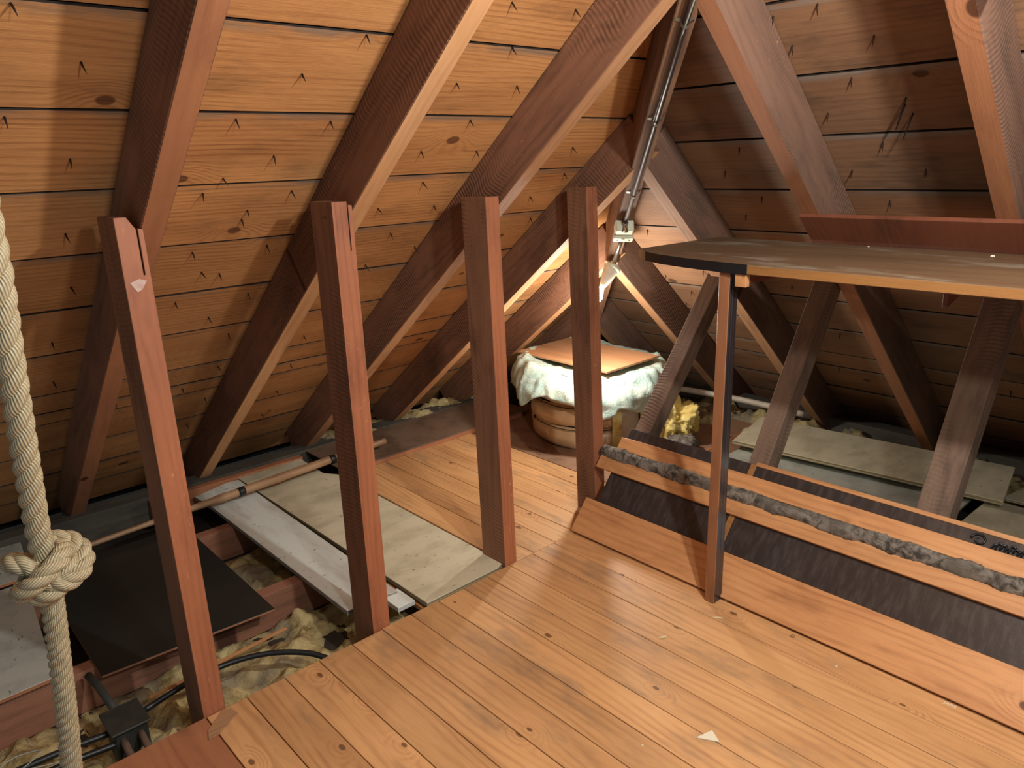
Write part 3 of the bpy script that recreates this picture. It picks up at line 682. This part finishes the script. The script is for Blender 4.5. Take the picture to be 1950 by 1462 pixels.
# back board fixed on the undersides of the rafters
ua = Vector((-math.cos(aR), 0, math.sin(aR)))
mbk = frame((2.673, 1.302, UR - TR*2.673), ua, -nR)
s = 1 if (mbk.to_3x3() @ Vector((0, 1, 0))).y < 0 else -1
bk = link('back_board', prism_mesh('back_board', [(0.0, 0), (0, s*1.9), (.172, s*1.9), (.166, s*-.002)], .001, .016, .0012), M_mahog, None, mbk)
tag(bk, 'reddish-brown board fixed to the rafters along the back of the shelf', 'board')
for (x, y, s_, lb) in ((2.534, .693, .007, 'white crumb on the dusty shelf near the right edge'), (2.60, 1.08, .0035, 'tiny pale crumb on the shelf near the backboard')):
    bm = bmesh.new(); bmesh.ops.create_icosphere(bm, subdivisions=1, radius=s_)
    for v in bm.verts: v.co.z *= .6; v.co += .2*s_*Vector(mnoise.noise_vector(v.co*400))
    tag(link('plaster_crumb', finish(bm, 'plaster_crumb'), M_plaster, None, Matrix.Translation((x, y, 1.1805 + s_*.45))), lb, 'debris')

# ------------------------------------------------------------------ boards right, behind the wall
sheet_board('cream_board', [(3.318, 1.978), (3.452, .770), (3.885, .842), (3.750, 2.06)], .055, .020, M_cream, M_plyedge,
            'upper cream plywood plank behind the raking struts', 'board')
sheet_board('grey_panel', [(2.72, 1.995), (2.72, .905), (3.56, .905), (3.52, 1.995)], .0, .012, M_greyb, M_plyedge,
            'pale grey sheet under the plywood plank behind the low wall', 'board')
sheet_board('grey_panel', [(3.0, .87), (2.9, .2), (3.56, .2), (3.56, .85)], .004, .012, M_cream, M_plyedge,
            'small pale sheet at the right edge beside the gap', 'board')
sheet_board('grey_panel', [(3.575, .80), (3.575, .2), (3.93, .2), (3.93, .74)], .020, .012, M_cream, M_plyedge,
            'far small pale sheet at the right edge', 'board')
bb = box('floor_board', frame((2.62, 2.06, .0), (1, 0, 0), (0, 0, 1)), (0, 1.1), (0, .02), (-.02, .004), M_red, None)
tag(bb, 'thin reddish strip on the floor behind the leftmost strut', 'batten')
tag(tube('lagged_pipe', smooth_path([(3.66, 2.75, .13), (3.75, 2.5, .115), (3.82, 2.3, .10), (3.87, 2.05, .085), (3.93, 1.9, .06)], 6), .018, M_lampw, None, 10), 'pale pipe curving along the floor behind the yellow wool', 'pipe')

# ------------------------------------------------------------------ water tank bundle in the corner
tk = empty('water_tank', (3.07, 2.72, 0)); tag(tk, 'round water tank wrapped in tan plastic lagging jacket in the corner', 'tank')
TC = Vector((3.07, 2.72, 0))
def ringseg(z0, z1, R, name, m, a0=0, a1=360, bul=.035, seed=0):
    bm = bmesh.new(); n = 64; K = 10; rings = []
    for j in range(K+1):
        v = j / K; z = z0 + (z1 - z0)*v; r = R - bul + bul * (math.sin(math.pi*v) ** .5)
        rings.append([bm.verts.new(Vector(((r + .006*mnoise.noise(Vector((math.cos(t)*4, math.sin(t)*4, z*12+seed))))*math.cos(t), (r)*math.sin(t), z + .006*math.sin(t*3+seed)))) for t in [math.radians(a0 + (a1-a0)*k/n) for k in range(n+1)]])
    for A, B in zip(rings, rings[1:]):
        for k in range(n): bm.faces.new((A[k], A[k+1], B[k+1], B[k]))
    return link(name, finish(bm, name, True), m, tk, Matrix.Translation(TC))
link('drum', lathe_mesh('drum', [(.26, .003), (.31, .01), (.32, .39), (.28, .395)], 40), M_under, tk, Matrix.Translation(TC))
for k, (z0, z1) in enumerate(((.004, .125), (.125, .245), (.245, .36))):
    ringseg(z0, z1, .37 - .008*(k == 0), 'jacket_ring', M_jacket, 150, 238, seed=k*3)
ringseg(.004, .35, .365, 'jacket_side', M_lampw, 243, 262, .02)
ringseg(.01, .36, .38, 'jacket_side', M_glassB, 236, 244, .03, 5)
ringseg(.004, .36, .38, 'jacket_side', M_glassB, 261, 330, .03, 9)
ringseg(.004, .36, .36, 'jacket_side', M_jacket, -30, 152, .03, 11)
for z in (.122, .243):
    tube('tie_cord', [TC + Vector((.364*math.cos(t), .364*math.sin(t), z + .004*math.sin(5*t))) for t in [math.radians(155 + 2.8*i) for i in range(30)]], .0022, M_nail, tk, 6)
# draped plastic sheet
def drape():
    bm = bmesh.new(); nt, nr = 220, 44; rings = []
    for j in range(nr+1):
        v = j / nr; ring = []
        for i in range(nt):
            t = 2*math.pi*i/nt; c, s = math.cos(t), math.sin(t)
            hem = .150 + .05*math.sin(3*t+.8) + .03*math.sin(7*t) + .012*math.sin(13*t+1)
            ang = math.degrees(t) % 360
            if 150 < ang < 235: hem += .03
            Rtop = .39; arc = v * (Rtop + hem)
            if arc < Rtop: r = arc; z = .415
            else:
                q = (arc - Rtop); r = Rtop + .075*math.sin(min(1, q/.12)*1.4) + .025*q/.2*math.sin(6*t+2); z = .415 - q*.93
            nz = mnoise.noise(Vector((r*c*5, r*s*5, z*4))) ; nz2 = mnoise.turbulence(Vector((r*c*9+4, r*s*9, z*9)), 3, False)
            edge = max(0, 1 - abs(arc - Rtop)/.09)
            z += .012*nz*(v > .2) + .022*edge*(nz2 - .2) + (.05*max(0, r - .22)/.2*max(0, math.sin(t - .3)) if arc < Rtop + .05 else .03*max(0, math.sin(t-.3)))
            cr_ = abs(mnoise.noise(Vector((c*4 + 3, s*4, z*3.5)))) + .5*abs(mnoise.noise(Vector((c*9, s*9 + 5, z*10))))
            r += .014*nz2*min(1, v*1.5) - (.026*(cr_ - .3) if arc > Rtop - .03 else 0)
            z += (.010*cr_ if arc < Rtop else 0)
            if j == 0: r = 0.0
            ring.append(bm.verts.new((r*c, r*s, z)) if j or i == 0 else None)
        rings.append(ring)
    cen = rings[0][0]
    for i in range(nt): bm.faces.new((cen, rings[1][i], rings[1][(i+1) % nt]))
    for A, B in zip(rings[1:], rings[2:]):
        for i in range(nt): bm.faces.new((A[i], B[i], B[(i+1) % nt], A[(i+1) % nt]))
    o = link('plastic_sheet', finish(bm, 'plastic_sheet', True), M_sheet, None, Matrix.Translation(TC))
    tag(o, 'crumpled pale green-white plastic sheet draped over the tank', 'sheet')
    md = o.modifiers.new('thick', 'SOLIDIFY'); md.thickness = .002
drape()
tcb = link('cover_board', prism_mesh('cover_board', rect(-.34, .33, -.215, .215), 0, .012, .0015), M_card, None,
           frame((3.03, 2.745, .445), (0, 1, .0), (0, 0, 1))); tag(tcb, 'thin orange-brown square board lying on top of the plastic sheet', 'board')
def clump(name, c, r, m, label, cat, seed, sub=4, sc=(1, 1, 1), amp=.45):
    bm = bmesh.new(); bmesh.ops.create_icosphere(bm, subdivisions=sub, radius=1)
    for v in bm.verts:
        k = 1 + amp*mnoise.noise(v.co*1.6 + Vector((seed, 0, 0))) + amp*.55*abs(mnoise.noise(v.co*4 + Vector((0, seed, 0)))) + .12*mnoise.noise(v.co*9)
        v.co = Vector((v.co.x*sc[0], v.co.y*sc[1], v.co.z*sc[2])) * r * k
    return tag(link(name, finish(bm, name, True), m, None, Matrix.Translation(c)), label, cat, kind='stuff')
clump('glass_wool', (3.22, 2.27, .115), .10, M_glassB, 'bright yellow tuft of glass wool bulging beside the foot of the leftmost strut', 'insulation', 4, 5, (1.1, 1.0, 1.0), .75)
clump('glass_wool', (3.12, 2.16, .055), .07, M_wool, 'grey dusty tuft of wool in front of the yellow tuft', 'insulation', 9, sc=(1.2, 1.1, .55))

# ------------------------------------------------------------------ hanging knotted rope
def strands(path, R, pitch, n, name, parent, rc, rt, turns0=0.0, hand=1):
    P = [Vector(p) for p in path]; us = []; prev = None; L = 0; Ls = [0]
    for i in range(len(P)):
        if i: L += (P[i]-P[i-1]).length; Ls.append(L)
        t = (P[min(i+1, len(P)-1)] - P[max(i-1, 0)]).normalized()
        u = t.cross(Vector((0, 1, 0)) if abs(t.y) < .9 else Vector((1, 0, 0))).normalized() if prev is None else (prev - t*prev.dot(t)).normalized()
        prev = u; us.append((u, t.cross(u)))
    for k in range(n):
        pts = []
        for i, p in enumerate(P):
            a = hand * 2*math.pi*(Ls[i]/pitch) + 2*math.pi*k/n + turns0
            pts.append(p + rc*(math.cos(a)*us[i][0] + math.sin(a)*us[i][1]))
        b = pts[0]; me = tube_mesh(name, [q - b for q in pts], rt, 12, uv=True)
        link(name, me, M_rope, parent, Matrix.Translation(b))
def resample(pts, step):
    out = [Vector(pts[0])]; acc = 0
    for a, b in zip(pts, pts[1:]):
        a, b = Vector(a), Vector(b); L = (b-a).length; n = max(1, int(L/step))
        for i in range(1, n+1): out.append(a.lerp(b, i/n))
    return out
rp = empty('knotted_rope', (.165, 1.345, .90)); tag(rp, 'thick manila rope with a large knot hanging at the left edge of the photo', 'rope')
up = smooth_path([(.180, 1.19, 2.1), (.176, 1.195, 1.7), (.171, 1.205, 1.40), (.167, 1.215, 1.307), (.164, 1.24, 1.205), (.163, 1.275, 1.097), (.163, 1.315, .988), (.164, 1.335, .926), (.166, 1.345, .88)], 6)
strands(resample(up, .006), .0185, .098, 3, 'strand', rp, .0080, .0112)
lo = smooth_path([(.166, 1.350, .90), (.164, 1.358, .808), (.158, 1.376, .699), (.151, 1.40, .568), (.142, 1.426, .437), (.128, 1.45, .256), (.12, 1.47, .06)], 6)
strands(resample(lo, .004), .0185, .078, 4, 'strand', rp, .0108, .0078)
tube('core', resample(lo, .02), .008, M_rope, rp, 8)
kc = Vector((.167, 1.347, .884)); kp = []
for i in range(260):
    t = 2*math.pi*i/259*2
    r = .040 + .015*math.cos(1.5*t); kp.append(kc + Vector((r*math.cos(t), r*math.sin(t), .024*math.sin(1.5*t) + .004*math.cos(t))))
strands(kp, .0165, .075, 3, 'knot_strand', rp, .0068, .0100)
kp2 = [kc + Vector((.030*math.cos(t) + .004, .030*math.sin(t), -.012 + .028*math.sin(t + .9))) for t in [2*math.pi*i/120*1.02 for i in range(121)]]
strands(kp2, .016, .075, 3, 'knot_strand', rp, .0068, .0100)

# ------------------------------------------------------------------ small litter on the floor
tri = link('plaster_chip', prism_mesh('plaster_chip', [(0, 0), (.058, .012), (.03, .045)], 0, .004, .0006), M_plaster, None,
           Matrix.Translation((1.452, .925, .001)) @ Matrix.Rotation(-1.25, 4, 'Z')); tag(tri, 'triangular white plaster chip on the pine floor near the bottom', 'debris')
for x, y, a, L, lb in ((1.955, 1.205, -1.0, .036, 'pale splinter lying on the floor in front of the shelf leg'), (1.735, 1.262, -.5, .030, 'pale curved sliver on the floor left of the shelf leg')):
    tag(link('splinter', prism_mesh('splinter', [(0, 0), (L*.5, -.003), (L, .001), (L*.9, .006), (L*.4, .005)], 0, .002, .0004), M_straw, None, Matrix.Translation((x, y, .001)) @ Matrix.Rotation(a, 4, 'Z')), lb, 'debris')
for x, y, s_, lb in ((2.078, 1.225, .010, 'crumpled leaf scraps at the foot of the shelf leg'), (2.045, .965, .008, 'dry leaf crumb on the floor right of the shelf leg'), (1.33, 1.01, .004, 'small white crumb on the floor left of the plaster chip'), (2.0, .80, .004, 'tiny crumb near the bottom of the skirting board')):
    bm = bmesh.new(); bmesh.ops.create_icosphere(bm, subdivisions=2, radius=s_)
    for v in bm.verts: v.co.z *= .45; v.co += .5*s_*Vector(mnoise.noise_vector(v.co*160))
    tag(link('crumb', finish(bm, 'crumb'), M_leaf if s_ > .005 else M_plaster, None, Matrix.Translation((x, y, s_*.4))), lb, 'debris')

# thin lath lying over the wool, and writing on the boards
tag(box('lath', frame((.46, 2.235, -.065), (.98, .05, .02), (0, 0, 1)), (0, .47), (0, .012), (0, .006), M_pine, None, .0008), 'thin pale lath lying across the glass wool behind the leftmost post', 'lath')
tag(box('lath', frame((1.32, 2.02, -.045), (.0, 1, .0), (0, 0, 1)), (-.03, .5), (-.03, .0), (0, .018), M_pine, None, .0008), 'thin batten under the near end of the cream plywood sheet', 'lath')
def writing(name, text, size, mw, m, parent):
    cu = bpy.data.curves.new(name, 'FONT'); cu.body = text; cu.size = size; cu.extrude = .00025; cu.align_x = 'LEFT'
    tmp = bpy.data.objects.new('tmp', cu); C.objects.link(tmp)
    dg = bpy.context.evaluated_depsgraph_get(); me = bpy.data.meshes.new_from_object(tmp.evaluated_get(dg))
    bpy.data.objects.remove(tmp); return link(name, me, m, parent, mw)
M_ink = plain('stencil_ink', '#3a2a22', .8); M_chalk = plain('white_chalk', '#ece3d0', .8)
tbp = next(o for o in fl.children if o.data.materials[0] == chip)
writing('stencil_mark', 'T LUMBER', .036, frame((2.612, 2.83, .0012), (0, -1, 0), (0, 0, 1)), M_ink, tbp)
writing('stencil_mark', 'Co.', .026, frame((2.580, 2.70, .0012), (0, -1, 0), (0, 0, 1)), M_ink, tbp)
writing('chalk_mark', 'JARS', .016, frame((2.054, .520, .0008), (0, -1, 0), (0, 0, 1)), M_chalk, fl)
